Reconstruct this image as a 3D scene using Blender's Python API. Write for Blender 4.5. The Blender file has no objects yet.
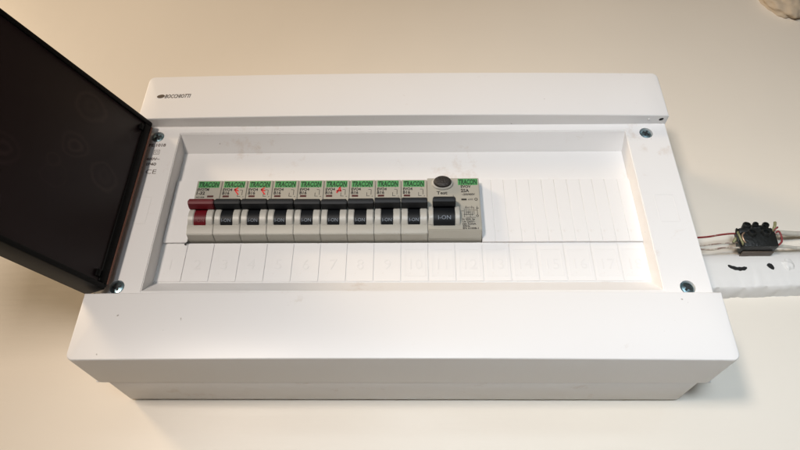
import bpy, bmesh, math, random
from mathutils import Vector, Matrix
random.seed(7)
S = bpy.context.scene
C = S.collection

# ------------------------------------------------------------------ camera
def make_camera():
    rx, ry, rz, f = math.radians(31.9372), math.radians(0.4323), math.radians(1.2277), 619.888
    F = Vector((0, math.cos(rx), math.sin(rx))); U = Vector((0, -math.sin(rx), math.cos(rx))); R = Vector((1, 0, 0))
    Z = Matrix.Rotation(rz, 3, 'Z')
    F, U, R = Z @ F, Z @ U, Z @ R
    R2 = R*math.cos(ry) + U*math.sin(ry); U2 = U*math.cos(ry) - R*math.sin(ry)
    cam = bpy.data.objects.new('camera', bpy.data.cameras.new('camera'))
    C.objects.link(cam)
    m = Matrix((R2, U2, -F)).transposed().to_4x4()
    m.translation = Vector((0.0069, -0.4171, -0.1208))
    cam.matrix_world = m
    cam.data.sensor_width = 36; cam.data.lens = f/800*36
    cam.data.clip_start = 0.01; cam.data.clip_end = 50
    S.camera = cam
make_camera()

# ------------------------------------------------------------------ light
W = bpy.data.worlds.new('World'); S.world = W; W.use_nodes = True
bg = W.node_tree.nodes['Background']
bg.inputs[0].default_value = (1.0, 0.80, 0.58, 1); bg.inputs[1].default_value = 0.04

def area(name, loc, target, sx, sy, power, col, spread=180):
    l = bpy.data.lights.new(name, 'AREA'); l.shape = 'RECTANGLE'; l.size = sx; l.size_y = sy
    l.energy = power; l.color = col; l.spread = math.radians(spread)
    o = bpy.data.objects.new(name, l); C.objects.link(o); o.location = loc
    o.rotation_euler = (Vector(target)-Vector(loc)).to_track_quat('-Z', 'Y').to_euler()
    return o
# low warm-white daylight from the left of the camera
area('window_light', (-0.50, -1.35, 0.02), (0.05, 0, 0.0), 0.16, 0.16, 3.4, (1.0, 0.885, 0.79), 110)
# added cool fill, narrowed so it pools on the right end
area('cool_fill_right', (0.02, -1.08, -0.10), (0.32, 0, -0.05), 0.18, 0.18, 0.84, (0.76, 0.88, 1.0), 60)
# added cool strip light behind the camera, mirrored softly in the gloss paint
area('cool_fill_strip', (0.35, -1.3, 0.345), (0.25, 0, -0.05), 1.5, 0.10, 0.25, (0.80, 0.92, 1.0), 80)
# added warm fill up on the left, lifting the upper wall
area('warm_fill_left', (-1.5, -0.75, 1.15), (-0.22, 0, 0.33), 0.35, 0.35, 2.0, (1.0, 0.76, 0.50), 60)

S.view_settings.view_transform = 'Standard'; S.view_settings.look = 'None'
S.view_settings.gamma = 1; S.view_settings.exposure = 0.20
S.render.engine = 'CYCLES'

# ------------------------------------------------------------------ materials
def lin(c):
    return tuple(((x/255)/12.92 if x/255 <= .04045 else ((x/255+.055)/1.055)**2.4) for x in c)
def mat(name, col, rough=.5, metal=0, noise=0.0, nscale=30, bump=0.0, bscale=200, coat=0, dirt=None, dscale=12, dlo=.62, dhi=.75, spec=.5, shift=(0, 0, 0), specks=False):
    m = bpy.data.materials.new(name); m.use_nodes = True
    nt = m.node_tree; N = nt.nodes; L = nt.links; b = N['Principled BSDF']
    b.inputs['Base Color'].default_value = (*col, 1); b.inputs['Roughness'].default_value = rough
    b.inputs['Metallic'].default_value = metal; b.inputs['Coat Weight'].default_value = coat
    b.inputs['Specular IOR Level'].default_value = spec
    tc = N.new('ShaderNodeTexCoord'); out = None
    if noise:
        n = N.new('ShaderNodeTexNoise'); n.inputs['Scale'].default_value = nscale; n.inputs['Detail'].default_value = 5
        L.new(tc.outputs['Object'], n.inputs['Vector'])
        mx = N.new('ShaderNodeMix'); mx.data_type = 'RGBA'
        mx.inputs['A'].default_value = (*[c*(1-noise) for c in col], 1); mx.inputs['B'].default_value = (*[min(1, c*(1+noise)) for c in col], 1)
        L.new(n.outputs['Fac'], mx.inputs['Factor']); out = mx.outputs['Result']
    if dirt:
        n = N.new('ShaderNodeTexNoise'); n.inputs['Scale'].default_value = dscale; n.inputs['Detail'].default_value = 9; n.inputs['Roughness'].default_value = .72
        mpg = N.new('ShaderNodeMapping'); mpg.inputs['Location'].default_value = shift
        L.new(tc.outputs['Object'], mpg.inputs['Vector']); L.new(mpg.outputs[0], n.inputs['Vector'])
        r = N.new('ShaderNodeMapRange'); r.inputs['From Min'].default_value = dlo; r.inputs['From Max'].default_value = dhi; r.inputs['To Max'].default_value = .8
        L.new(n.outputs['Fac'], r.inputs['Value'])
        mx = N.new('ShaderNodeMix'); mx.data_type = 'RGBA'; mx.inputs['A'].default_value = (*col, 1); mx.inputs['B'].default_value = (*dirt, 1)
        if out: L.new(out, mx.inputs['A'])
        L.new(r.outputs['Result'], mx.inputs['Factor']); out = mx.outputs['Result']
    if specks:
        n = N.new('ShaderNodeTexNoise'); n.inputs['Scale'].default_value = 260; n.inputs['Detail'].default_value = 1
        L.new(tc.outputs['Object'], n.inputs['Vector'])
        r = N.new('ShaderNodeMapRange'); r.inputs['From Min'].default_value = .80; r.inputs['From Max'].default_value = .86; r.inputs['To Max'].default_value = .8
        L.new(n.outputs['Fac'], r.inputs['Value'])
        mx = N.new('ShaderNodeMix'); mx.data_type = 'RGBA'; mx.inputs['B'].default_value = (.2, .16, .12, 1)
        L.new(out, mx.inputs['A']); L.new(r.outputs['Result'], mx.inputs['Factor']); out = mx.outputs['Result']
    if out: L.new(out, b.inputs['Base Color'])
    if bump:
        n = N.new('ShaderNodeTexNoise'); n.inputs['Scale'].default_value = bscale; n.inputs['Detail'].default_value = 4
        L.new(tc.outputs['Object'], n.inputs['Vector'])
        bp = N.new('ShaderNodeBump'); bp.inputs['Strength'].default_value = bump; bp.inputs['Distance'].default_value = .001
        L.new(n.outputs['Fac'], bp.inputs['Height']); L.new(bp.outputs['Normal'], b.inputs['Normal'])
    return m

M = {}
M['plastic'] = mat('white_plastic', (.78, .765, .75), .38, noise=.03, nscale=9, bump=.08, bscale=60, dirt=(.45, .36, .27), dscale=22, dlo=.63, dhi=.82, specks=True)
M['plastic_scuffed'] = mat('white_plastic_scuffed', (.78, .765, .75), .42, noise=.03, nscale=9, bump=.1, bscale=80, dirt=(.52, .40, .30), dscale=30, dlo=.585, dhi=.80, shift=(.24, 0, 0), specks=True)
M['plastic_line'] = mat('plastic_moulding', (.75, .735, .72), .5)
M['print'] = mat('grey_print', (.14, .115, .10), .6)
M['logo'] = mat('logo_print', (.09, .065, .045), .5)
M['grey_body'] = mat('breaker_plastic', (.385, .365, .31), .42, noise=.05, nscale=60, bump=.12, bscale=900, dirt=(.30, .26, .2), dscale=60)
M['grey_body2'] = mat('breaker_plastic_light', (.47, .45, .40), .38, noise=.04, nscale=60, bump=.1, bscale=900)
M['black'] = mat('black_toggle', (.007, .008, .0095), .5, noise=.3, nscale=200, spec=.25)
M['black2'] = mat('black_bakelite', (.012, .013, .012), .42, noise=.4, nscale=120, bump=.5, bscale=500)
M['red'] = mat('dark_red_toggle', (.125, .004, .009), .45, noise=.15, nscale=120, spec=.3)
M['green'] = mat('green_print', (.075, .31, .10), .5, noise=.15, nscale=900)
M['dgreen'] = mat('dark_green_print', (.006, .05, .015), .5)
M['ink'] = mat('black_ink', (.02, .018, .016), .6)
M['flag'] = mat('dark_red_flag', (.07, .012, .01), .5)
M['redpen'] = mat('red_pen', (.65, .03, .03), .6)
M['toggle_text'] = mat('white_lettering', (.20, .23, .27), .6)
M['faint_text'] = mat('worn_lettering', (.20, .05, .055), .6)
M['steel'] = mat('zinc_screw', (.42, .60, .66), .28, metal=1, noise=.3, nscale=500)
M['dark'] = mat('dark_cavity', (.015, .02, .022), .6)
M['hole'] = mat('dark_hole', (.01, .01, .01), .8)
M['rim'] = mat('smoked_rim', (.0030, .0030, .0030), .5, bump=.2, bscale=30, spec=.16)
M['copper'] = mat('bare_wire', (.50, .33, .22), .4, metal=.6)
M['wire_red'] = mat('red_wire', (.24, .03, .03), .5, dirt=(.6, .5, .42), dscale=260, dlo=.56, dhi=.64)
M['wire_brown'] = mat('dark_red_wire', (.14, .025, .02), .4)
M['wire_white'] = mat('painted_wire', (.55, .49, .40), .55, noise=.25, nscale=300, dirt=(.16, .06, .04), dscale=240, dlo=.44, dhi=.58)
M['wire_cable'] = mat('off_white_cable', (.58, .54, .46), .5, noise=.1, nscale=200)
M['wire_yellow'] = mat('yellow_green_wire', (.26, .25, .12), .5, noise=.5, nscale=400)
M['hinge_edge'] = mat('brown_hinge_plastic', (.14, .062, .042), .45)

def wall_material(name, col, rough, bstr, dirt=None):
    m = bpy.data.materials.new(name); m.use_nodes = True
    nt = m.node_tree; N = nt.nodes; L = nt.links; b = N['Principled BSDF']
    b.inputs['Roughness'].default_value = rough
    b.inputs['Coat Weight'].default_value = .6; b.inputs['Coat Roughness'].default_value = .22
    tc = N.new('ShaderNodeTexCoord')
    n1 = N.new('ShaderNodeTexNoise'); n1.inputs['Scale'].default_value = 3.2; n1.inputs['Detail'].default_value = 6
    n2 = N.new('ShaderNodeTexNoise'); n2.inputs['Scale'].default_value = 22; n2.inputs['Detail'].default_value = 5
    mp = N.new('ShaderNodeMapping'); mp.inputs['Scale'].default_value = (1, 1, 9)
    n3 = N.new('ShaderNodeTexNoise'); n3.inputs['Scale'].default_value = 26; n3.inputs['Detail'].default_value = 6
    L.new(tc.outputs['Object'], n1.inputs['Vector']); L.new(tc.outputs['Object'], n2.inputs['Vector'])
    L.new(tc.outputs['Object'], mp.inputs['Vector']); L.new(mp.outputs[0], n3.inputs['Vector'])
    mx = N.new('ShaderNodeMix'); mx.data_type = 'RGBA'
    mx.inputs['A'].default_value = (*[c*.90 for c in col], 1); mx.inputs['B'].default_value = (*[c*1.08 for c in col], 1)
    L.new(n1.outputs['Fac'], mx.inputs['Factor'])
    # small specks
    n4 = N.new('ShaderNodeTexNoise'); n4.inputs['Scale'].default_value = 130; n4.inputs['Detail'].default_value = 2
    L.new(tc.outputs['Object'], n4.inputs['Vector'])
    r = N.new('ShaderNodeMapRange'); r.inputs['From Min'].default_value = .80; r.inputs['From Max'].default_value = .84
    L.new(n4.outputs['Fac'], r.inputs['Value'])
    mx2 = N.new('ShaderNodeMix'); mx2.data_type = 'RGBA'; mx2.inputs['B'].default_value = (.25, .2, .15, 1)
    L.new(mx.outputs['Result'], mx2.inputs['A']); L.new(r.outputs['Result'], mx2.inputs['Factor'])
    L.new(mx2.outputs['Result'], b.inputs['Base Color'])
    n5 = N.new('ShaderNodeTexNoise'); n5.inputs['Scale'].default_value = 420; n5.inputs['Detail'].default_value = 4
    L.new(tc.outputs['Object'], n5.inputs['Vector'])
    a1 = N.new('ShaderNodeMath'); a1.operation = 'MULTIPLY_ADD'; a1.inputs[1].default_value = .35
    L.new(n3.outputs['Fac'], a1.inputs[0]); L.new(n2.outputs['Fac'], a1.inputs[2])
    bp = N.new('ShaderNodeBump'); bp.inputs['Strength'].default_value = bstr; bp.inputs['Distance'].default_value = .004
    a2 = N.new('ShaderNodeMath'); a2.operation = 'MULTIPLY_ADD'; a2.inputs[1].default_value = .05
    L.new(n5.outputs['Fac'], a2.inputs[0]); L.new(a1.outputs[0], a2.inputs[2]); L.new(a2.outputs[0], bp.inputs['Height']); L.new(bp.outputs['Normal'], b.inputs['Normal'])
    return m
M['wall'] = wall_material('painted_wall', (.80, .735, .635), .45, .07)
M['board'] = wall_material('painted_board', (.80, .775, .735), .5, .16)
M['board'].node_tree.nodes['Principled BSDF'].inputs['Coat Weight'].default_value = 0
M['lump'] = wall_material('old_plaster', (.50, .41, .30), .75, .30)
M['lump'].node_tree.nodes['Principled BSDF'].inputs['Coat Weight'].default_value = 0

def smoked():
    m = bpy.data.materials.new('smoked_door_plastic'); m.use_nodes = True
    nt = m.node_tree; N = nt.nodes; L = nt.links; b = N['Principled BSDF']
    b.inputs['Roughness'].default_value = .38
    tc = N.new('ShaderNodeTexCoord')
    def math_(op, x, y=None, z=None, clamp=False):
        k = N.new('ShaderNodeMath'); k.operation = op; k.use_clamp = clamp
        for i, q in enumerate((x, y, z)):
            if q is None: continue
            if isinstance(q, (int, float)): k.inputs[i].default_value = q
            else: L.new(q, k.inputs[i])
        return k.outputs[0]
    n = N.new('ShaderNodeTexNoise'); n.inputs['Scale'].default_value = 45; n.inputs['Detail'].default_value = 3
    L.new(tc.outputs['Object'], n.inputs['Vector'])
    off = N.new('ShaderNodeVectorMath'); off.operation = 'SCALE'; off.inputs['Scale'].default_value = .011
    L.new(n.outputs['Color'], off.inputs[0])
    ad = N.new('ShaderNodeVectorMath'); ad.operation = 'ADD'
    L.new(tc.outputs['Object'], ad.inputs[0]); L.new(off.outputs[0], ad.inputs[1])
    sp = N.new('ShaderNodeSeparateXYZ'); L.new(ad.outputs[0], sp.inputs[0])
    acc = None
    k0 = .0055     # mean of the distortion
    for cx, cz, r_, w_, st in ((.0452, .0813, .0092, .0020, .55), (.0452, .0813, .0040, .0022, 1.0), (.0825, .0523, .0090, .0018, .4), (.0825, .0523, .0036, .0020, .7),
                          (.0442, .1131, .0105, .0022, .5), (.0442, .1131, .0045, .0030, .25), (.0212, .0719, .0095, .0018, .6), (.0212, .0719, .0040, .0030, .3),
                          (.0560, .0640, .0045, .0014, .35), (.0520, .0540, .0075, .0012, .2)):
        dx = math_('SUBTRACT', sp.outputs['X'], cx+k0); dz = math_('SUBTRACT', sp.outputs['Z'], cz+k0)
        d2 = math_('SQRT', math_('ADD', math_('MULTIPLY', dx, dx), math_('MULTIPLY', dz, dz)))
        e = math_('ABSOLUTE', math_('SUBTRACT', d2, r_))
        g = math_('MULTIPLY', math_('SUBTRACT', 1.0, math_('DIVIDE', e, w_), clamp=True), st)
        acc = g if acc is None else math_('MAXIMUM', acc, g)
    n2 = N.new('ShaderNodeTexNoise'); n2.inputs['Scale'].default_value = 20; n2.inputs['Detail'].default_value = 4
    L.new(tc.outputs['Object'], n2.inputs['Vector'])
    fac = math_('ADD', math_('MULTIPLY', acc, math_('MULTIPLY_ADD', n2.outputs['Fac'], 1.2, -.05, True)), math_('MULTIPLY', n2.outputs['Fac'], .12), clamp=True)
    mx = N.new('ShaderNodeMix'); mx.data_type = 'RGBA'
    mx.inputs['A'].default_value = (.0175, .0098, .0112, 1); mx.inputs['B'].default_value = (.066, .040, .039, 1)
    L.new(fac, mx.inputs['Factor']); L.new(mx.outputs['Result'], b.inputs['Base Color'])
    b.inputs['Specular IOR Level'].default_value = .22
    tr = N.new('ShaderNodeBsdfTransparent'); tr.inputs['Color'].default_value = (.55, .42, .40, 1)
    ms = N.new('ShaderNodeMixShader'); ms.inputs[0].default_value = .045
    L.new(b.outputs[0], ms.inputs[1]); L.new(tr.outputs[0], ms.inputs[2]); L.new(ms.outputs[0], N['Material Output'].inputs['Surface'])
    return m
M['smoked'] = smoked()
M['smudge'] = mat('dried_smudge', (.030, .019, .018), .5)

# ------------------------------------------------------------------ helpers
def V(x, d, z): return Vector((x, -d, z))       # d = distance in front of the wall
def obj(name, bm, m, parent=None, loc=None):
    me = bpy.data.meshes.new(name); bm.to_mesh(me); bm.free()
    if m: me.materials.append(m)
    o = bpy.data.objects.new(name, me); C.objects.link(o)
    if parent: o.parent = parent
    if loc is not None: o.location = loc
    return o
def inst(src, parent=None, loc=None):
    o = src.copy(); C.objects.link(o)
    if parent: o.parent = parent
    if loc is not None: o.location = loc
    return o
def empty(name, loc, label, cat, group=None):
    o = bpy.data.objects.new(name, None); C.objects.link(o); o.location = loc; o.empty_display_size = .01
    o['label'] = label; o['category'] = cat
    if group: o['group'] = group
    return o
def box(bm, x0, x1, d0, d1, z0, z1):
    v = [bm.verts.new(V(x, d, z)) for x in (x0, x1) for d in (d0, d1) for z in (z0, z1)]
    for f in ((0,1,3,2),(4,6,7,5),(0,4,5,1),(2,3,7,6),(0,2,6,4),(1,5,7,3)):
        bm.faces.new([v[i] for i in f])
    return v
def recalc(bm): bmesh.ops.recalc_face_normals(bm, faces=bm.faces)
def bevel_all(bm, w, seg=2, ang=.5):
    recalc(bm)
    es = [e for e in bm.edges if len(e.link_faces) == 2 and e.calc_face_angle(0) > ang]
    bmesh.ops.bevel(bm, geom=es, offset=w, segments=seg, affect='EDGES', profile=.5, clamp_overlap=True)
def smooth(o, ang=.7):
    for p in o.data.polygons: p.use_smooth = True
    o.data.set_sharp_from_angle(angle=ang)
def bbox(name, x0, x1, d0, d1, z0, z1, m, parent=None, bev=0.0, seg=2, loc=None):
    bm = bmesh.new(); box(bm, x0, x1, d0, d1, z0, z1)
    if bev: bevel_all(bm, bev, seg)
    recalc(bm)
    o = obj(name, bm, m, parent, loc)
    if bev: smooth(o)
    return o
def extrude_profile(bm, prof, x0, x1):
    """prof: (d, z) loop, closed along x"""
    a = [bm.verts.new(V(x0, d, z)) for d, z in prof]; b = [bm.verts.new(V(x1, d, z)) for d, z in prof]
    n = len(prof)
    for i in range(n): bm.faces.new((a[i], a[(i+1) % n], b[(i+1) % n], b[i]))
    bm.faces.new(a[::-1]); bm.faces.new(b); recalc(bm)
def cyl(bm, c, r0, r1, d0, d1, n=20, squash=1.0, axis='d'):
    """a capped cylinder along the wall normal, centred at (x, z)"""
    x, z = c
    A = [bm.verts.new(V(x+r0*math.cos(t), d0, z+squash*r0*math.sin(t))) for t in [2*math.pi*i/n for i in range(n)]]
    B = [bm.verts.new(V(x+r1*math.cos(t), d1, z+squash*r1*math.sin(t))) for t in [2*math.pi*i/n for i in range(n)]]
    for i in range(n): bm.faces.new((A[i], A[(i+1) % n], B[(i+1) % n], B[i]))
    bm.faces.new(A); bm.faces.new(B); recalc(bm)
def catmull(p, sub=6):
    q = [Vector(a) for a in p]; out = []
    for i in range(len(q)-1):
        a, b, c, d = q[max(i-1, 0)], q[i], q[i+1], q[min(i+2, len(q)-1)]
        for k in range(sub):
            t = k/sub
            out.append(.5*((2*b)+(c-a)*t+(2*a-5*b+4*c-d)*t*t+(-a+3*b-3*c+d)*t**3))
    return out+[q[-1]]
def tube(bm, pts, r, n=8, sub=6):
    P = catmull(pts, sub) if sub > 1 else [Vector(p) for p in pts]
    rings = []
    up = Vector((0, 0, 1))
    for i, p in enumerate(P):
        t = (P[min(i+1, len(P)-1)]-P[max(i-1, 0)]).normalized()
        s = t.cross(up)
        if s.length < .1: s = t.cross(Vector((0, 1, 0)))
        s.normalize(); u = s.cross(t)
        rr = r if not callable(r) else r(i/(len(P)-1))
        rings.append([bm.verts.new(p+rr*(s*math.cos(a)+u*math.sin(a))) for a in [2*math.pi*k/n for k in range(n)]])
    for a, b in zip(rings, rings[1:]):
        for k in range(n): bm.faces.new((a[k], a[(k+1) % n], b[(k+1) % n], b[k]))
    bm.faces.new(rings[0][::-1]); bm.faces.new(rings[-1]); recalc(bm)
def tube_obj(name, pts, r, m, parent=None, n=8, sub=6):
    bm = bmesh.new(); tube(bm, [V(*p) for p in pts], r, n, sub)
    o = obj(name, bm, m, parent); smooth(o, 1.2); return o
TEXTS = {}
def text(name, s, m, parent, x, d, z, h, width=None, bold=0.0, shear=0.0, depth=.00006, align='LEFT', tilt=0.0, res=2):
    """flat print: lettering standing a hair proud of the surface, facing the room.
       x, z = lower left of the line; h = capital height; width = fitted width"""
    key = (s, m.name, h, width, bold, shear, depth, align)
    if key not in TEXTS:
        cu = bpy.data.curves.new('lettering', 'FONT'); cu.body = s; cu.size = 1; cu.resolution_u = res
        cu.offset = bold; cu.shear = shear; cu.align_x = align
        t = bpy.data.objects.new('tmp', cu); C.objects.link(t)
        me = bpy.data.meshes.new_from_object(t.evaluated_get(bpy.context.evaluated_depsgraph_get()))
        bpy.data.objects.remove(t); bpy.data.curves.remove(cu)
        xs = [v.co.x for v in me.vertices]; w = max(xs)-min(xs)
        sy = h/.70; sx = (width/w) if width else sy
        x_off = min(xs) if align == 'LEFT' else 0
        bm = bmesh.new(); bm.from_mesh(me)
        for v in bm.verts: v.co = Vector(((v.co.x-x_off)*sx, 0, v.co.y*sy))
        fs = list(bm.faces)
        r = bmesh.ops.extrude_face_region(bm, geom=fs)
        for g in r['geom']:
            if isinstance(g, bmesh.types.BMVert): g.co.y -= depth
        recalc(bm)
        me2 = bpy.data.meshes.new('lettering'); bm.to_mesh(me2); bm.free(); bpy.data.meshes.remove(me)
        me2.materials.append(m); TEXTS[key] = me2
    o = bpy.data.objects.new(name, TEXTS[key]); C.objects.link(o)
    if parent: o.parent = parent
    o.location = V(x, d, z)
    if tilt: o.rotation_euler = (tilt, 0, 0)
    return o

# ------------------------------------------------------------------ setting: the painted wall
def build_wall():
    bm = bmesh.new()
    nx, nz = 120, 90; x0, x1, z0, z1 = -1.6, 1.6, -0.9, 1.9
    from mathutils import noise as NZ
    g = [[None]*(nz+1) for _ in range(nx+1)]
    for i in range(nx+1):
        for j in range(nz+1):
            x = x0+(x1-x0)*i/nx; z = z0+(z1-z0)*j/nz
            d = .0016*NZ.noise(Vector((x*3.1, z*4.3, 2.2)))+.0006*NZ.noise(Vector((x*11, z*13, 5)))
            if abs(x) < .26 and -.03 < z < .25: d = min(d, 0)-.0002
            g[i][j] = bm.verts.new(V(x, d-.0006, z))
    for i in range(nx):
        for j in range(nz): bm.faces.new((g[i][j], g[i+1][j], g[i+1][j+1], g[i][j+1]))
    recalc(bm)
    o = obj('wall', bm, M['wall']); o['kind'] = 'structure'
    if o.data.polygons[0].normal.y > 0: o.data.flip_normals()
    smooth(o, 3)
    return o
build_wall()

# ------------------------------------------------------------------ the distribution box
HW, H, D, P, E = .19235, .2248, .0781, .0693, .0572
ZH, ZB = .1823, .0425
BW, DS = .18475, .0379
enc = empty('distribution_box', (0, 0, 0), 'large white plastic distribution box on the wall with its smoked door swung open', 'electrical box')

# base: the shallow back shell screwed to the wall, a little narrower than the cover
bm = bmesh.new(); box(bm, -BW, BW, .0002, DS+.001, .0045, H-.004); bevel_all(bm, .0022, 2)
for v in bm.verts: v.co.z -= .0045 if v.co.z < .05 else 0
base = obj('back_shell', bm, M['plastic_scuffed'], enc); smooth(base)

def block(name, z0, z1, bow, m, d0=DS, hw=HW, round_top=None):
    bm = bmesh.new(); n = 24
    # cross-section rings along x so the long faces can bow slightly forward like the real moulding
    rings = []
    for i in range(n+1):
        x = -hw+2*hw*i/n; b = bow*(1-(x/hw)**2)
        rings.append([bm.verts.new(V(x, d, z)) for d, z in ((d0, z0), (D+b, z0), (D+b, z1), (d0, z1))])
    for a, c in zip(rings, rings[1:]):
        for k in range(4): bm.faces.new((a[k], a[(k+1) % 4], c[(k+1) % 4], c[k]))
    bm.faces.new(rings[0][::-1]); bm.faces.new(rings[-1]); recalc(bm)
    def corner(e):   # short edges that run along the wall normal at the outer corners
        a, b = e.verts
        return abs(a.co.y-b.co.y) > .01 and abs(abs(a.co.x)-hw) < 1e-5 and abs(a.co.z-round_top) < 1e-5
    bmesh.ops.bevel(bm, geom=[e for e in bm.edges if corner(e)], offset=.0045, segments=5, affect='EDGES', profile=.5)
    es = [e for e in bm.edges if len(e.link_faces) == 2 and e.calc_face_angle(0) > .5 and all(-v.co.y > D-.002 for v in e.verts)]
    bmesh.ops.bevel(bm, geom=es, offset=.0011, segments=3, affect='EDGES', profile=.5)
    recalc(bm)
    o = obj(name, bm, m, enc); smooth(o, .5); return o
block('lower_cover', 0, ZB, .0030, M['plastic'], round_top=0)
block('upper_cover', ZH, H, .0024, M['plastic'], round_top=H)

# seam lip where cover meets shell
bbox('seam_lip', -HW+.0006, HW-.0006, DS-.0012, DS-.0001, .0004, H-.0008, M['plastic_scuffed'], enc, .0003, 1)

# middle panel with its sunken tray
TX, TI, TZ0, TZ1, IZ0, IZ1 = .1622, .1615, .0478, .1761, .0611, .1672
SZ0, SZ1 = .0893, .1410
Z_A, Z_B = .0914, .1372     # bottom and top of a device front
SCREWS = [(-.1783, .1728), (.1767, .1736), (-.1781, .051), (.1773, .0500)]
def middle_panel():
    bm = bmesh.new(); zb, zt = ZB-.001, ZH+.001
    box(bm, -HW+.0003, HW-.0003, DS+.0005, P, zb, zt); recalc(bm)
    o = obj('middle_panel', bm, M['plastic'], enc)
    bm = bmesh.new()   # the tray to cut: outer rim at P, floor at E-.002
    F = E-.0008
    a = [bm.verts.new(V(x, P+.0001, z)) for x, z in ((-TX, TZ0), (TX, TZ0), (TX, TZ1), (-TX, TZ1))]
    b = [bm.verts.new(V(x, F, z)) for x, z in ((-TI, IZ0-.001), (TI, IZ0-.001), (TI, IZ1), (-TI, IZ1))]
    c = [bm.verts.new(V(v.co.x, P+.01, v.co.z)) for v in a]
    for i in range(4):
        j = (i+1) % 4
        bm.faces.new((a[i], a[j], b[j], b[i])); bm.faces.new((c[i], c[j], a[j], a[i]))
    bm.faces.new(b); bm.faces.new(c[::-1]); recalc(bm)
    cutters = [obj('cut', bm, None)]
    bm = bmesh.new(); box(bm, -.1447, .0546, DS+.002, P+.005, SZ0+.0006, SZ1); recalc(bm); cutters.append(obj('cut', bm, None))
    for s in SCREWS:
        bm = bmesh.new(); cyl(bm, s, 0.0047, 0.0047, P-.006, P+.01, 28); cutters.append(obj('cut', bm, None))
    for k in cutters:
        md = o.modifiers.new('cut', 'BOOLEAN'); md.operation = 'DIFFERENCE'; md.object = k; md.solver = 'EXACT'
    bpy.context.view_layer.update()
    me = bpy.data.meshes.new_from_object(o.evaluated_get(bpy.context.evaluated_depsgraph_get()))
    o.modifiers.clear(); o.data = me
    for k in cutters: bpy.data.objects.remove(k)
    bm = bmesh.new(); bm.from_mesh(me)
    es = [e for e in bm.edges if len(e.link_faces) == 2 and e.calc_face_angle(0) > .3 and all(-v.co.y > P-.0004 for v in e.verts)
          and all(abs(v.co.x) < .17 or abs(abs(v.co.x)-HW) < .001 for v in e.verts)]
    bmesh.ops.bevel(bm, geom=es, offset=.0005, segments=2, affect='EDGES')
    bm.to_mesh(me); bm.free()
    me.materials.clear(); me.materials.append(M['plastic_scuffed'])
    smooth(o, .35)
    return o
middle_panel()

# floor of the tray: upper field, then the strip field that stands a little proud
bbox('tray_ledge', -TI+.0001, TI-.0001, E-.0007, E-.0004, SZ1+.0003, IZ1-.0002, M['plastic_scuffed'], enc)
# the frame in front of the terminals: blanking strips (left of the row, and twelve half modules right of it)
bbox('blank_strip', -TI+.0002, -.1446, E-.0006, E+.0011, SZ0+.0004, SZ1, M['plastic'], enc, .0002, 1)
bbox('strip_backing', .0548, TI-.0003, E-.0007, E+.0008, SZ0+.0006, SZ1-.0003, M['plastic'], enc)
s0 = None
for i in range(12):
    xa = .0545+i*.00893
    if s0 is None:
        s0 = bbox('blank_strip', .00005, .00893-.00006, E-.0006, E+.0011, SZ0+.0004, SZ1, M['plastic'], enc, .0002, 1, loc=V(xa, 0, 0))
    else: inst(s0, enc, V(xa, 0, 0))
nt_ = bbox('snap_notch', -.0004, .0004, E+.0005, E+.0012, -.0014, .0014, M['dark'], enc, loc=V(-.1450, 0, SZ0-.0002)); nt_.rotation_euler = (0, .7, 0)

# the strip of eighteen numbered label places below the devices
cell0 = None
CZ0, CZ1 = IZ0-.0002, SZ0-.0003
for k in range(18):
    x = -.162+k*.018
    if cell0 is None:
        cell0 = bbox('label_place', .0003, .0178, E-.0006, E-.0003, CZ0, CZ1, M['plastic'], enc, .0001, 1, loc=V(x, 0, 0)); c = cell0
    else:
        c = inst(cell0, enc, V(x, 0, 0))
    # moulded outline of each place, and its number
    bm = bmesh.new(); t = .00018
    X0, X1, Z0, Z1 = .0022, .0160, CZ0+.0035, CZ1-.0045
    if k >= 9:
        for a in ((X0, X1, Z0, Z0+t*2), (X0, X1, Z1-t*2, Z1), (X0, X0+t*2, Z0+t*2, Z1-t*2), (X1-t*2, X1, Z0+t*2, Z1-t*2)):
            box(bm, a[0], a[1], E-.0004, E-.00016, a[2], a[3])
        recalc(bm); f = obj('outline', bm, M['plastic'], c)
    else: bm.free()
    n = text('number', str(k+1), M['plastic_line'], c, .0090, E-.0003, CZ0+.0088, .0076, align='CENTER', depth=.00016)

# screws
def screw(x, z, rot):
    r = empty('screw', V(x, P-.0017, z), '', '')
    del r['label'], r['category']; r.parent = enc
    bm = bmesh.new(); n = 28
    prof = [(.0041, -.003), (.0041, .0002), (.0036, .0010), (.0022, .0014), (0.0, .0015)]
    rings = []
    for rr, d in prof[:-1]:
        rings.append([bm.verts.new(V(rr*math.cos(2*math.pi*i/n), d, rr*math.sin(2*math.pi*i/n))) for i in range(n)])
    top = bm.verts.new(V(0, prof[-1][1], 0))
    for a, b in zip(rings, rings[1:]):
        for i in range(n): bm.faces.new((a[i], a[(i+1) % n], b[(i+1) % n], b[i]))
    for i in range(n): bm.faces.new((rings[-1][i], rings[-1][(i+1) % n], top))
    bm.faces.new(rings[0][::-1]); recalc(bm)
    h = obj('screw_head', bm, M['steel'], r); smooth(h)
    bm = bmesh.new(); w = .0007; l = .0026
    for a in (rot, rot+math.pi/2):
        vs = box(bm, -l, l, .0012, .00165, -w, w)
        for v in vs:
            x_, z_ = v.co.x, v.co.z; v.co.x = x_*math.cos(a)-z_*math.sin(a); v.co.z = x_*math.sin(a)+z_*math.cos(a)
            if a != rot: v.co.y -= .00002
    recalc(bm); obj('cross_slot', bm, M['dark'], r)
    bm = bmesh.new(); cyl(bm, (0, 0), 0.00465, 0.00465, -.0036, -.0031, 28); obj('screw_well', bm, M['steel'], r)
for (x, z), a in zip(SCREWS, (.5, 1.0, .3, .9)): screw(x, z, a)

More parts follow.
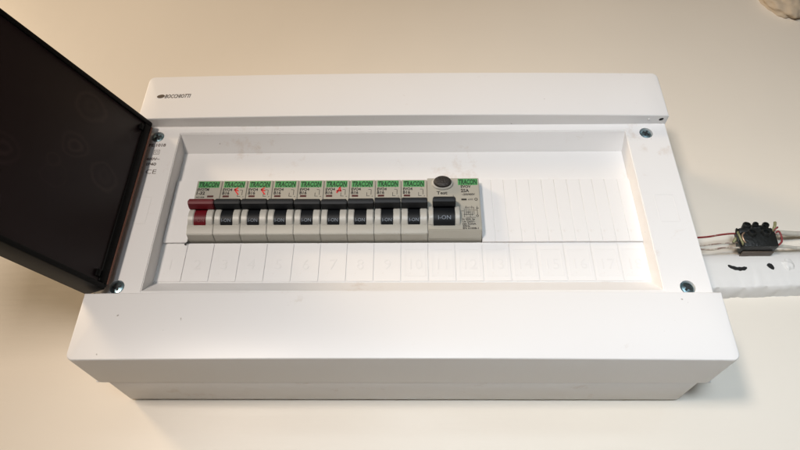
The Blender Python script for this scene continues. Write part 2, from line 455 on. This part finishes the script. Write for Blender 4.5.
# print on the left cheek of the panel
text('print', 'PE.1018', M['print'], enc, -.1830, P, .1638, .0026, .0122, bold=.03)
def square_ring(x, z, s, m, name='print'):
    bm = bmesh.new(); t = .0003
    for a in ((x, x+s, z, z+t), (x, x+s, z+s-t, z+s), (x, x+t, z+t, z+s-t), (x+s-t, x+s, z+t, z+s-t)):
        box(bm, a[0], a[1], P-.0001, P+.00006, a[2], a[3])
    s2 = s*.5; x += s*.25; z += s*.25
    for a in ((x, x+s2, z, z+t), (x, x+s2, z+s2-t, z+s2), (x, x+t, z+t, z+s2-t), (x+s2-t, x+s2, z+t, z+s2-t)):
        box(bm, a[0], a[1], P-.0001, P+.00006, a[2], a[3])
    recalc(bm); obj(name, bm, m, enc)
square_ring(-.1782, .1565, .0042, M['print'])
text('print', '400V~', M['print'], enc, -.1822, P, .1512, .0024, .0095, bold=.03)
text('print', 'IP40', M['print'], enc, -.1812, P, .1466, .0024, .0070, bold=.03)
text('print', 'CE', M['print'], enc, -.1802, P, .1393, .0038, .0075, bold=0)
for v in [c for c in enc.children if c.name.startswith('print')]: pass

# faint knock-out outlines on both cheeks
def knockout(x0, x1, z0, z1, lean):
    bm = bmesh.new(); t = .00028
    def bar(a, b):
        (xa, za), (xb, zb_) = a, b; dx, dz = xb-xa, zb_-za; L = math.hypot(dx, dz); nx, nz = -dz/L*t, dx/L*t
        q = [bm.verts.new(V(px, d, pz)) for d in (P-.0001, P+.00012) for px, pz in ((xa-nx, za-nz), (xa+nx, za+nz), (xb+nx, zb_+nz), (xb-nx, zb_-nz))]
        for f in ((0,1,2,3),(4,7,6,5),(0,4,5,1),(1,5,6,2),(2,6,7,3),(3,7,4,0)): bm.faces.new([q[i] for i in f])
    A, B, Cc, Dd = (x0, z0), (x1, z0), (x1, z1), (x0, z1)
    bar(A, B); bar((B[0], B[1]+.0006), (Cc[0], Cc[1]-.0006)); bar(Cc, Dd); bar((Dd[0], Dd[1]-.0006), (A[0], A[1]+.0006))
    recalc(bm); obj('knockout_outline', bm, M['plastic_line'], enc)
knockout(.1712, .1838, .0980, .1195, 0)
knockout(-.1840, -.1712, .0980, .1195, 0)

# details under the upper cover, at its right end
bm = bmesh.new(); cyl(bm, (0, 0), .0017, .0017, -.0002, .0001, 16, .7)
o = obj('latch_hole', bm, M['hole'], enc, loc=V(.1878, .0742, ZH)); o.rotation_euler = (math.pi/2, 0, -.5)
bm = bmesh.new(); cyl(bm, (0, 0), .0008, .0006, -.0002, .0005, 12)
o = obj('latch_nub', bm, M['plastic'], enc, loc=V(.1788, .0744, ZH)); o.rotation_euler = (math.pi/2, 0, 0)

# maker's print on the upper cover
def bowed(x, b=.0024): return D+b*(1-(x/HW)**2)
bm = bmesh.new(); cyl(bm, (0, 0), .0028, .0028, -.0003, .0001, 24, .62)
o = obj('logo_mark', bm, M['logo'], enc, loc=V(-.1795, bowed(-.1795)+.0001, .2042))
for v in o.data.vertices: v.co.x += v.co.z*.35
t = text('logo_lettering', 'BOCCHIOTTI', M['logo'], enc, -.1765, bowed(-.1765)+.0001, .2024, .0036, .0195, bold=.012, shear=.25)
t.rotation_euler = (0, 0, math.atan((bowed(-.157)-bowed(-.1765))/.0195)*-1)

# the smoked door, hinged on the left and swung wide open
def build_door():
    th = .485; o = Vector((-.1813, .0779, .0452))
    root = empty('door', V(*o), '', ''); del root['label'], root['category']; root['label'] = 'dark smoked transparent door, open to the left'
    root.parent = enc
    root.rotation_euler = (0, 0, -(math.pi/2-th)+0)   # local +X runs along the open door, away from the hinge
    # local frame: X = along door outwards, Z up, thickness towards the outer face
    Hd, L, T = .1346, .372, .0169
    # direction check: outward = (-sin th, cos th) in (x, d) -> world (-sin, -cos)
    ang = math.atan2(-math.cos(th), -math.sin(th)); root.rotation_euler = (0, 0, ang)
    # outer face lies towards world (-cos th, +sin th): local side = -Y
    s = -1
    def lb(name, x0, x1, t0, t1, z0, z1, m, bev=.0006):
        bm = bmesh.new(); v = [bm.verts.new(Vector((x, s*t, z))) for x in (x0, x1) for t in (t0, t1) for z in (z0, z1)]
        for f in ((0,1,3,2),(4,6,7,5),(0,4,5,1),(2,3,7,6),(0,2,6,4),(1,5,7,3)): bm.faces.new([v[i] for i in f])
        bevel_all(bm, bev, 2); recalc(bm)
        q = obj(name, bm, m, root); smooth(q); return q
    R = .0040
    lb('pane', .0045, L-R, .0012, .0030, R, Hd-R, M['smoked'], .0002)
    lb('rim', -.0010, L, .0, T, 0, R-.0001, M['rim'], .0010)          # bottom flange
    lb('rim', -.0010, L, .0, T, Hd-R+.0001, Hd, M['rim'], .0010)      # top flange
    lb('rim', -.0010, .0044, .0, .0120, R, Hd-R, M['rim'], .0010)   # hinge side
    lb('rim', L-R+.0001, L, .0, T, R, Hd-R, M['rim'])
    lb('hinge_edge', -.0024, -.0011, -.0002, .0080, .004, Hd-.004, M['hinge_edge'], .0004)
    for z in (.006, Hd-.012):
        lb('hinge_clip', .0050, .0078, -.0006, .0011, z, z+.005, M['rim'], .0005)
    return root
build_door()
for z in (.0475, .172):
    tube_obj('hinge_pin', [(-.1826, .0770, z), (-.1826, .0770, z+.007)], .0016, M['rim'], enc, 10, 1)

# ------------------------------------------------------------------ the devices in the row
PITCH = .018
def body_profile(w):
    """side view of a device nose in (d, z)"""
    return [(E-.012, Z_A), (E+.0020, Z_A), (E+.0070, Z_A+.0010), (E+.0088, .0978), (E+.0088, .1130), (E+.0070, .1150), (E+.0070, Z_B-.0008), (E+.0062, Z_B), (E-.012, Z_B)]
def device_body(width, m, parent):
    bm = bmesh.new(); extrude_profile(bm, body_profile(width), .00012, width-.00012)
    es = [e for e in bm.edges if len(e.link_faces) == 2 and e.calc_face_angle(0) > .2 and all(-v.co.y > E for v in e.verts)]
    bmesh.ops.bevel(bm, geom=es, offset=.00035, segments=2, affect='EDGES'); recalc(bm)
    o = obj('body', bm, m, parent); smooth(o, .5); return o
def arc_prof(zc, r, dc, a0, a1, n, dmin):
    pts = [(dmin, zc+r*math.sin(a0))]
    for i in range(n+1):
        a = a0+(a1-a0)*i/n; pts.append((dc+r*math.cos(a), zc+r*math.sin(a)))
    pts.append((dmin, zc+r*math.sin(a1))); return pts
def cheek(x0, x1, m, parent, name='toggle_guard', dr=0.0):
    bm = bmesh.new(); extrude_profile(bm, arc_prof(.1053, .0090, E+.0030+dr, -1.0, .75, 8, E+.004), x0, x1)
    es = [e for e in bm.edges if len(e.link_faces) == 2 and e.calc_face_angle(0) > .6 and all(-v.co.y > E+.006 for v in e.verts)]
    bmesh.ops.bevel(bm, geom=es, offset=.0004, segments=2, affect='EDGES'); recalc(bm)
    o = obj(name, bm, m, parent); smooth(o, .5); return o
TXZ = Z_B-.0067
def label_print(parent, lines, x, dl, w_green=.0148, flag=True, diag=True):
    bm = bmesh.new(); box(bm, x, x+w_green, dl-.0001, dl+.00004, Z_B-.0066, Z_B-.0012); recalc(bm)
    g = obj('green_band', bm, M['green'], parent)
    text('brand_lettering', 'TRACON', M['dgreen'], g, x+.0003, dl+.00005, Z_B-.0060, .0041, w_green-.0006, bold=.03, shear=.15)
    for s, z, h, w in lines:
        text('lettering', s, M['ink'], parent, x-.0002, dl, z, h*1.08, w, bold=.035)
    if flag: 
        bm = bmesh.new(); box(bm, x+flag, x+flag+.0044, dl-.0001, dl+.00006, Z_B-.0148, Z_B-.0132); recalc(bm)
        obj('indicator_flag', bm, M['flag'], parent)
    if diag:
        bm = bmesh.new(); t = .00035; X = x+.0105; Zd = Z_B-.0140
        for a in ((X, X+t, Zd, Zd+.0028), (X, X+.0022, Zd-t, Zd), (X+.0030, X+.0030+t, Zd+.001, Zd+.0052), (X+.0012, X+.0030, Zd+.0052, Zd+.0052+t), (X+.0036, X+.0046, Zd-.0006, Zd-.0006+t), (X+.0018, X+.0024, Zd+.0072, Zd+.0078)):
            box(bm, a[0], a[1], dl-.0001, dl+.00006, a[2], a[3])
        recalc(bm); obj('wiring_symbol', bm, M['ink'], parent)

def make_breaker(name, label, cat, mt, lines, toggle_text, flagx, diag, group=None):
    r = empty(name, V(-.144, 0, 0), label, cat, group)
    w = PITCH
    device_body(w, M['grey_body'], r)
    cheek(.0006, .0045, M['grey_body2'], r); cheek(.0129, .0174, M['grey_body2'], r)
    # drum of the toggle between the guards
    bm = bmesh.new(); extrude_profile(bm, arc_prof(.1048, .0082, E+.0036, -1.05, .9, 10, E+.003), .0047, .0127)
    dr = obj('toggle_drum', bm, mt, r); smooth(dr, .6)
    # wide handle, pushed up to ON
    bm = bmesh.new()
    extrude_profile(bm, [(E+.0072, .1110), (E+.0120, .1095), (E+.0163, .1108), (E+.0172, .1128), (E+.0158, .1152), (E+.0110, .1170), (E+.0072, .1178)], .00035, w-.00035)
    es = [e for e in bm.edges if len(e.link_faces) == 2 and e.calc_face_angle(0) > .9]
    bmesh.ops.bevel(bm, geom=es, offset=.0005, segments=2, affect='EDGES'); recalc(bm)
    h = obj('toggle_handle', bm, mt, r); smooth(h, .5)
    text('lettering', toggle_text, M['toggle_text'] if mt is M['black'] else M['faint_text'], dr, .0056, E+.0107, .0999, .0023, .0062, tilt=.5)
    label_print(r, lines, .0014, E+.0070, flag=flagx, diag=diag)
    # clip pins at the foot
    return r
MB_LINES = [('EVO4', Z_B-.0094, .0020, .0066), ('B16', Z_B-.0124, .0022, .0050)]
main = make_breaker('isolator_switch', 'cream main switch with the dark red handle at the left end of the row', 'switch', M['red'],
                    [('EVOTM', Z_B-.0092, .0020, .0082), ('1-32', Z_B-.0124, .0023, .0058), ('AC-22B', Z_B-.0152, .0010, .0060)], 'I-ON', .0076, False)
for c in list(main.children):
    pass
GROUP = 'black-handled circuit breakers in the row'
LABELS = ['cream circuit breaker touching the red-handled switch, black handle, red pen tick on its label',
          'second black-handled circuit breaker from the red switch, red pen tick on its label',
          'black-handled circuit breaker just right of the two with red ticks, no tick itself',
          'unticked black-handled circuit breaker just left of the lone red-ticked one',
          'lone red-ticked circuit breaker in the middle of the row, between unticked ones',
          'unticked black-handled circuit breaker just right of the lone red-ticked one',
          'unticked circuit breaker, second to the left of the wide test-button device',
          'unticked black-handled circuit breaker directly left of the wide device with test button']
b0 = make_breaker('circuit_breaker', LABELS[0], 'circuit breaker', M['black'], MB_LINES, 'I-ON', .0004, True, GROUP)
b0.location = V(-.144+PITCH, 0, 0)
breakers = [b0]
for i in range(1, 8):
    r = b0.copy(); C.objects.link(r); r['label'] = LABELS[i]; r.location = V(-.144+PITCH*(i+1), 0, 0)
    for ch in b0.children:
        c = ch.copy(); C.objects.link(c); c.parent = r
        if ch.name.startswith('toggle_handle'): c.location = V(random.uniform(-.0001, .0001), random.uniform(-.0003, .0003), random.uniform(-.0005, .0004)); c.rotation_euler = (0, 0, 0)
        for g in ch.children:
            q = g.copy(); C.objects.link(q); q.parent = c
    breakers.append(r)
def pen_tick(parent, dx, flip):
    bm = bmesh.new(); dl = E+.0072
    def stroke(p, w=.0006):
        for a, b in zip(p, p[1:]):
            dx_, dz_ = b[0]-a[0], b[1]-a[1]; L = math.hypot(dx_, dz_); nx, nz = -dz_/L*w, dx_/L*w
            q = [bm.verts.new(V(x, dd, z)) for dd in (dl-.0001, dl) for x, z in ((a[0]-nx, a[1]-nz), (a[0]+nx, a[1]+nz), (b[0]+nx*.7, b[1]+nz*.7), (b[0]-nx*.7, b[1]-nz*.7))]
            for f in ((0,1,2,3),(4,7,6,5),(0,4,5,1),(1,5,6,2),(2,6,7,3),(3,7,4,0)): bm.faces.new([q[i] for i in f])
    z = Z_B-.0100
    if flip: stroke([(dx+.0002, z-.0016), (dx+.0022, z+.0036), (dx+.0028, z-.0005)], .0005); stroke([(dx-.0002, z), (dx+.0034, z+.0006)], .0006)
    else: stroke([(dx+.0040, z-.0026), (dx+.0008, z+.0016), (dx+.0034, z+.0034)], .0005); stroke([(dx+.0008, z+.0016), (dx+.0038, z+.0006)], .0007)
    recalc(bm); obj('pen_tick', bm, M['redpen'], parent)
pen_tick(breakers[0], .0085, False); pen_tick(breakers[1], .0092, False); pen_tick(breakers[4], .0090, True)

# two-module residual current device with test button
def make_rcd():
    r = empty('residual_current_breaker', V(.018, 0, 0), 'wide cream device at the right end of the row with a round black Test button', 'circuit breaker')
    w = 2*PITCH
    bm = bmesh.new(); dl = E+.0088
    extrude_profile(bm, [(E-.012, Z_A), (E+.0020, Z_A), (E+.0070, Z_A+.0020), (dl, .0944), (dl, Z_B-.0010), (dl-.0008, Z_B), (E-.012, Z_B)], .00012, w)
    es = [e for e in bm.edges if len(e.link_faces) == 2 and e.calc_face_angle(0) > .2 and all(-v.co.y > E for v in e.verts)]
    bmesh.ops.bevel(bm, geom=es, offset=.0004, segments=2, affect='EDGES'); recalc(bm)
    o = obj('body', bm, M['grey_body'], r); smooth(o, .5)
    # button and its collar
    bx, bz = .0106, .1318
    bm = bmesh.new(); n = 32
    def lathe(prof):
        rings = [[bm.verts.new(V(bx+rr*math.cos(2*math.pi*i/n), d, bz+.76*rr*math.sin(2*math.pi*i/n))) for i in range(n)] for rr, d in prof]
        for a, b in zip(rings, rings[1:]):
            for i in range(n): bm.faces.new((a[i], a[(i+1) % n], b[(i+1) % n], b[i]))
        bm.faces.new(rings[-1]); recalc(bm)
    lathe([(.0074, dl-.001), (.0074, dl+.0010), (.0067, dl+.0018), (.0062, dl+.0018)])
    c = obj('button_collar', bm, M['grey_body2'], r); smooth(c, .6)
    bm = bmesh.new(); lathe([(.0062, dl+.001), (.0062, dl+.0026), (.0057, dl+.0034), (.0040, dl+.0038), (.0012, dl+.0038)])
    c = obj('test_button', bm, mat('test_button_black', (.022, .018, .015), .5, noise=.3, nscale=500, bump=.6, bscale=900), r); smooth(c, .8)
    text('lettering', 'Test', M['ink'], r, .0064, dl, .1229, .0025, .0074, bold=.03)
    # guards, drum, handle
    cheek(.0006, .0036, M['grey_body2'], r, dr=.0014); cheek(.0182, .0212, M['grey_body2'], r, dr=.0016)
    bm = bmesh.new(); extrude_profile(bm, arc_prof(.1048, .0084, E+.0050, -1.05, .9, 10, E+.003), .0038, .0180)
    dr = obj('toggle_drum', bm, M['black'], r); smooth(dr, .6)
    bm = bmesh.new()
    extrude_profile(bm, [(E+.0080, .1112), (E+.0140, .1096), (E+.0180, .1108), (E+.0188, .1126), (E+.0170, .1154), (E+.0120, .1172), (E+.0080, .1180)], .0034, .0186)
    es = [e for e in bm.edges if len(e.link_faces) == 2 and e.calc_face_angle(0) > .9]
    bmesh.ops.bevel(bm, geom=es, offset=.0006, segments=2, affect='EDGES'); recalc(bm)
    h = obj('toggle_handle', bm, M['black'], r); smooth(h, .5)
    text('lettering', 'I-ON', M['toggle_text'], dr, .0068, E+.0125, .1002, .0027, .0084, tilt=.5)
    # print
    x = .0222
    bm = bmesh.new(); box(bm, x-.0008, x+.0128, dl-.0001, dl+.00004, Z_B-.0066, Z_B-.0012); recalc(bm)
    g = obj('green_band', bm, M['green'], r)
    text('brand_lettering', 'TRACON', M['dgreen'], g, x-.0004, dl+.00005, Z_B-.0060, .0041, .0128, bold=.03, shear=.15)
    for s, z, h_, ww, dx in [('EVOV', .1283, .0019, .0070, .0010), ('25A', .1246, .0024, .0056, .0010), ('~230/400V', .1220, .0014, .0090, .0014)]:
        text('lettering', s, M['ink'], r, x+dx, dl, z, h_*1.08, ww, bold=.035)
    bm = bmesh.new(); box(bm, x+.0010, x+.0046, dl-.0001, dl+.00006, .1178, .1192); recalc(bm); obj('indicator_flag', bm, M['ink'], r)
    text('lettering', '6000', M['ink'], r, x+.0056, dl, .1178, .0015, .0034)
    bm = bmesh.new()
    for cx, cz, rr in ((x+.0110, .1186, .0011), (x+.0112, .1052, .0009)):
        n = 16
        for i in range(n):
            a, b = 2*math.pi*i/n, 2*math.pi*(i+1)/n
            q = [bm.verts.new(V(cx+k*math.cos(t), dd, cz+k*math.sin(t))) for dd in (dl, dl+.00006) for k, t in ((rr, a), (rr, b), (rr*.6, b), (rr*.6, a))]
            bm.faces.new(q[4:]); bm.faces.new((q[0], q[1], q[5], q[4]))
    for a in [(x+.0024+.0013*i, x+.0024+.0013*i+.0003, .1042+.0012*((i*7) % 3), .1112+.0010*((i*5) % 3)) for i in range(6)]+[(x+.0006, x+.0026, .1090, .1093), (x+.0030, x+.0092, .1120, .1123), (x+.0020, x+.0088, .1062, .1065), (x+.0036, x+.0100, .1038, .1041), (x+.0096, x+.0112, .1096, .1099), (x+.0112, x+.0115, .1062, .1130), (x+.0040, x+.0068, .1080, .1083), (x+.0105, x+.0125, .1112, .1116)]:
        box(bm, a[0], a[1], dl-.0001, dl+.00006, a[2], a[3])
    recalc(bm); obj('wiring_symbol', bm, M['ink'], r)
    for s, z, ww, dx in [('In 25A 2p', .1019, .0084, .0010), ('Un 230V~', .1000, .0084, .0010), ('Idn 0,03A', .0982, .0090, .0010), ('50Hz', .0965, .0048, .0010), ('EN 61008-1', .0948, .0104, .0010)]:
        text('lettering', s, M['ink'], r, x+dx, dl, z, .0013, ww, bold=.03)
    bm = bmesh.new(); box(bm, .0176, .0179, dl-.0001, dl+.00006, .1180, .1222); recalc(bm); obj('printed_line', bm, M['ink'], r)
    return r
make_rcd()

# ------------------------------------------------------------------ painted board on the wall at the right
def build_board():
    root = empty('painted_board', V(.2, 0, .078), 'horizontal white painted board on the wall right of the box, with two dark holes', 'board')
    from mathutils import noise as NZ
    bm = bmesh.new(); nx = 420
    zb, zt, dt = .0785, .1080, .0100
    prof = [(.0, zb-.004), (.003, zb-.003), (dt-.003, zb-.0012), (dt-.0006, zb-.0002), (dt, zb+.0010), (dt, zb+.010), (dt-.0002, zb+.018), (dt-.0014, zt-.004), (dt-.0045, zt), (.0, zt+.0030)]
    x0, x1 = .195, .90
    rings = []
    for i in range(nx+1):
        x = x0+(x1-x0)*(i/nx)**1.6; row = []
        for k, (d, z) in enumerate(prof):
            a = .0020 if k < 4 else (.0007 if k == 4 else .00013)
            nn = NZ.noise(Vector((x*230, k*1.7, 1.0)))*a+NZ.noise(Vector((x*60, k*.9, 4.0)))*a*.35
            row.append(bm.verts.new(V(x-.2, max(d+nn, -.002) if d > 0 else -.002, z-.078+nn*.8+(x-.22)*.03)))
        rings.append(row)
    for a, b in zip(rings, rings[1:]):
        for k in range(len(prof)-1): bm.faces.new((a[k], a[k+1], b[k+1], b[k]))
    recalc(bm); p = obj('plank', bm, M['board'], root)
    if sum(f.normal.y for f in p.data.polygons) > 0: p.data.flip_normals()
    smooth(p, .9)
    def flat_shape(name, pts, d0, d1, m):
        bm = bmesh.new(); a = [bm.verts.new(V(x-.2, d0, z-.078)) for x, z in pts]; b = [bm.verts.new(V(x-.2, d1, z-.078)) for x, z in pts]
        n = len(pts)
        for i in range(n): bm.faces.new((a[i], a[(i+1) % n], b[(i+1) % n], b[i]))
        bm.faces.new(b); bm.faces.new(a[::-1]); recalc(bm); return obj(name, bm, m, root)
    # crescent-shaped and small round hole gouged in the paint
    cres = []
    n = 14; cen = [(.2398+.0132*i/n, .0966-.0018*(i/n)-.0016*math.sin(math.pi*i/n)) for i in range(n+1)]
    def wid(i): return .0016*min(1, .45+1.2*math.sin(math.pi*i/n))*(1+.15*math.sin(i*1.7))
    for i in range(n+1): cres.append((cen[i][0], cen[i][1]-wid(i)*.95))
    for i in range(n, -1, -1): cres.append((cen[i][0], cen[i][1]+wid(i)*.8))
    flat_shape('gouged_hole', cres, .0088, .01045, M['hole'])
    flat_shape('gouged_hole', [(.2681, .0968), (.2688, .0980), (.2702, .0986), (.2717, .0979), (.2726, .0962), (.2728, .0944), (.2720, .0932), (.2706, .0936), (.2692, .0950)], .0086, .01045, M['hole'])
    # lump of filler
    bm = bmesh.new(); bmesh.ops.create_icosphere(bm, subdivisions=4, radius=1)
    for v in bm.verts:
        k = 1+.35*NZ.noise(v.co*1.7+Vector((3, 1, 0)))
        v.co = Vector((v.co.x*.0044*k, v.co.y*.0016*k, v.co.z*.0046*k))
    f = obj('filler_lump', bm, M['board'], root, loc=V(.0840, .0096, .0195)); smooth(f, 3)
    return root
build_board()

# wires from the box to the junction block, and the cables leaving it
def wire(name, pts, r, m, label, cat='wire'):
    o = tube_obj(name, pts, r, m, None, 10, 8); o['label'] = label; o['category'] = cat; return o
wire('wire', [(.180, .018, .1130), (.2190, .0165, .1168), (.2290, .0160, .1180), (.2380, .0160, .1196), (.2480, .0160, .1206), (.2600, .0145, .1210)], .0007, M['wire_red'],
     'thin dark red wire, upper of those running from the box to the black junction block')
wire('wire', [(.180, .016, .1080), (.2190, .0150, .1105), (.2300, .0150, .1118), (.2400, .0150, .1128), (.2560, .0140, .1142)], .00055, M['wire_white'],
     'paint-spattered middle wire between the box and the black junction block')
wire('wire', [(.180, .014, .1060), (.2190, .0130, .1088), (.2300, .0135, .1082), (.2400, .0130, .1102), (.2560, .0130, .1100)], .0007, M['wire_white'],
     'thicker pale wire with chipped paint, lowest of those between box and junction block')
wire('cable', [(.2720, .012, .1225), (.2850, .0110, .1242), (.2960, .0080, .1252), (.3150, .0050, .1268), (.40, .0040, .130), (.90, .0040, .150)], .0021, M['wire_cable'],
     'round off-white cable leaving the right side of the black junction block', 'cable')
wire('cable', [(.2720, .012, .1120), (.2880, .0090, .1132), (.2960, .0060, .1140), (.3060, .0050, .1146), (.40, .0030, .118), (.90, .0030, .134)], .0013, M['wire_cable'],
     'thin off-white cable running just below the thicker round cable at the right edge', 'cable')

def build_junction():
    r = empty('junction_block', V(.2625, .010, .1068), 'small black terminal block hanging among wires on the wall right of the box', 'terminal block')
    def part(name, x0, x1, d0, d1, z0, z1, m, bev=.0008, shear=0.0):
        o = bbox(name, x0, x1, d0, d1, z0, z1, m, r, bev, 2)
        for v in o.data.vertices: v.co.x += shear*v.co.z
        return o
    part('block_body', -.0118, .0132, -.002, .0105, .0002, .0132, M['black2'], .0012, .04)
    part('block_shoulder', -.0115, .0135, -.001, .0080, .0128, .0178, M['black2'], .001, .04)
    part('block_shoulder', .0010, .0125, -.001, .0062, .0172, .0214, M['black2'], .001, .04)
    part('block_shade', -.0110, .0120, -.008, .0040, -.0014, .0000, mat('brown_shade', (.10, .075, .055), .5, noise=.3, nscale=200), .0006, .04)  # brown slab standing in for the soft shadow under the block
    def barrel(x, z, d, rr, l, ang, tone='black2'):
        bm = bmesh.new(); n = 20; rings = []
        for ra, y in ((rr, 0), (rr, l*.85), (rr*.85, l), (rr*.6, l), (rr*.6, l*.6)):
            rings.append([bm.verts.new(V(ra*math.cos(2*math.pi*i/n), y, ra*math.sin(2*math.pi*i/n))) for i in range(n)])
        for a, b in zip(rings, rings[1:]):
            for i in range(n): bm.faces.new((a[i], a[(i+1) % n], b[(i+1) % n], b[i]))
        bm.faces.new(rings[-1]); recalc(bm)
        o = obj('screw_boss', bm, M[tone], r, loc=V(x, d, z)); o.rotation_euler = (ang, 0, 0); smooth(o, .6)
        bm = bmesh.new(); cyl(bm, (0, 0), rr*.55, rr*.55, l*.5, l*.66, 16); obj('terminal_screw', bm, M['steel'] if tone == 'x' else M['black'], o)
    barrel(-.0040, .0105, .0080, .0032, .0048, -.25)
    barrel(.0060, .0105, .0080, .0032, .0048, -.25)
    barrel(-.0035, .0190, .0035, .0030, .0052, -.35)
    barrel(.0035, .0205, .0030, .0022, .0050, -.2)
    barrel(.0105, .0195, .0030, .0025, .0056, -.2)
    barrel(.0075, .0165, .0050, .0020, .0056, -.15)
    # little wires looped round the ends
    def loop(name, pts, rr, m):
        bm = bmesh.new(); tube(bm, [V(*p) for p in pts], rr, 8, 8); o = obj(name, bm, m, r); smooth(o, 1.2)
    loop('wire_loop', [(-.0100, .004, .0170), (-.0125, .008, .0165), (-.0140, .009, .0125), (-.0140, .008, .0060), (-.0115, .005, .0030)], .0008, M['black2'])
    loop('wire_loop', [(-.0110, .006, .0150), (-.0135, .0098, .0125), (-.0132, .0100, .0080), (-.0120, .009, .0040), (-.0100, .006, .0020)], .0008, M['wire_yellow'])
    loop('wire_loop', [(-.0090, .010, .0120), (-.0118, .0112, .0090), (-.0116, .0108, .0050), (-.0095, .0095, .0030)], .0006, M['copper'])
    loop('wire_loop', [(-.0170, .006, .0060), (-.0150, .0075, .0085), (-.0120, .007, .0095)], .0011, M['wire_yellow'])
    loop('wire_loop', [(.0145, .0075, .0125), (.0172, .0088, .0140), (.0186, .0080, .0110), (.0180, .0070, .0060), (.0150, .0060, .0035)], .0007, M['wire_red'])
    loop('wire_loop', [(.0140, .0090, .0145), (.0165, .0102, .0165), (.0180, .0080, .0175)], .0006, M['wire_red'])
    loop('wire_loop', [(.0150, .0050, .0150), (.0175, .0065, .0200), (.0190, .0060, .0235)], .0011, M['wire_yellow'])
    return r
build_junction()

# ------------------------------------------------------------------ plaster lump with a nail hole, top right
def build_lump():
    from mathutils import noise as NZ
    r = empty('plaster_lump', V(.385, 0, .400), 'lumpy cream plaster knob in the top right corner, small dark hole at its tip', 'plaster')
    bm = bmesh.new(); bmesh.ops.create_icosphere(bm, subdivisions=5, radius=1)
    for v in bm.verts:
        c = v.co.copy(); k = 1+.18*NZ.noise(c*1.9)+.08*NZ.noise(c*4.5)
        taper = 1-.35*max(0, -c.z)
        v.co = Vector((c.x*.026*k*taper, c.y*.012*k, c.z*.030*k))
    o = obj('lump', bm, M['lump'], r, loc=V(0, .001, .006)); smooth(o, 3)
    bm = bmesh.new(); cyl(bm, (0, 0), .0011, .0008, 0, .0010, 12)
    obj('nail_hole', bm, M['hole'], r, loc=V(-.004, .0052, -.0205))
build_lump()
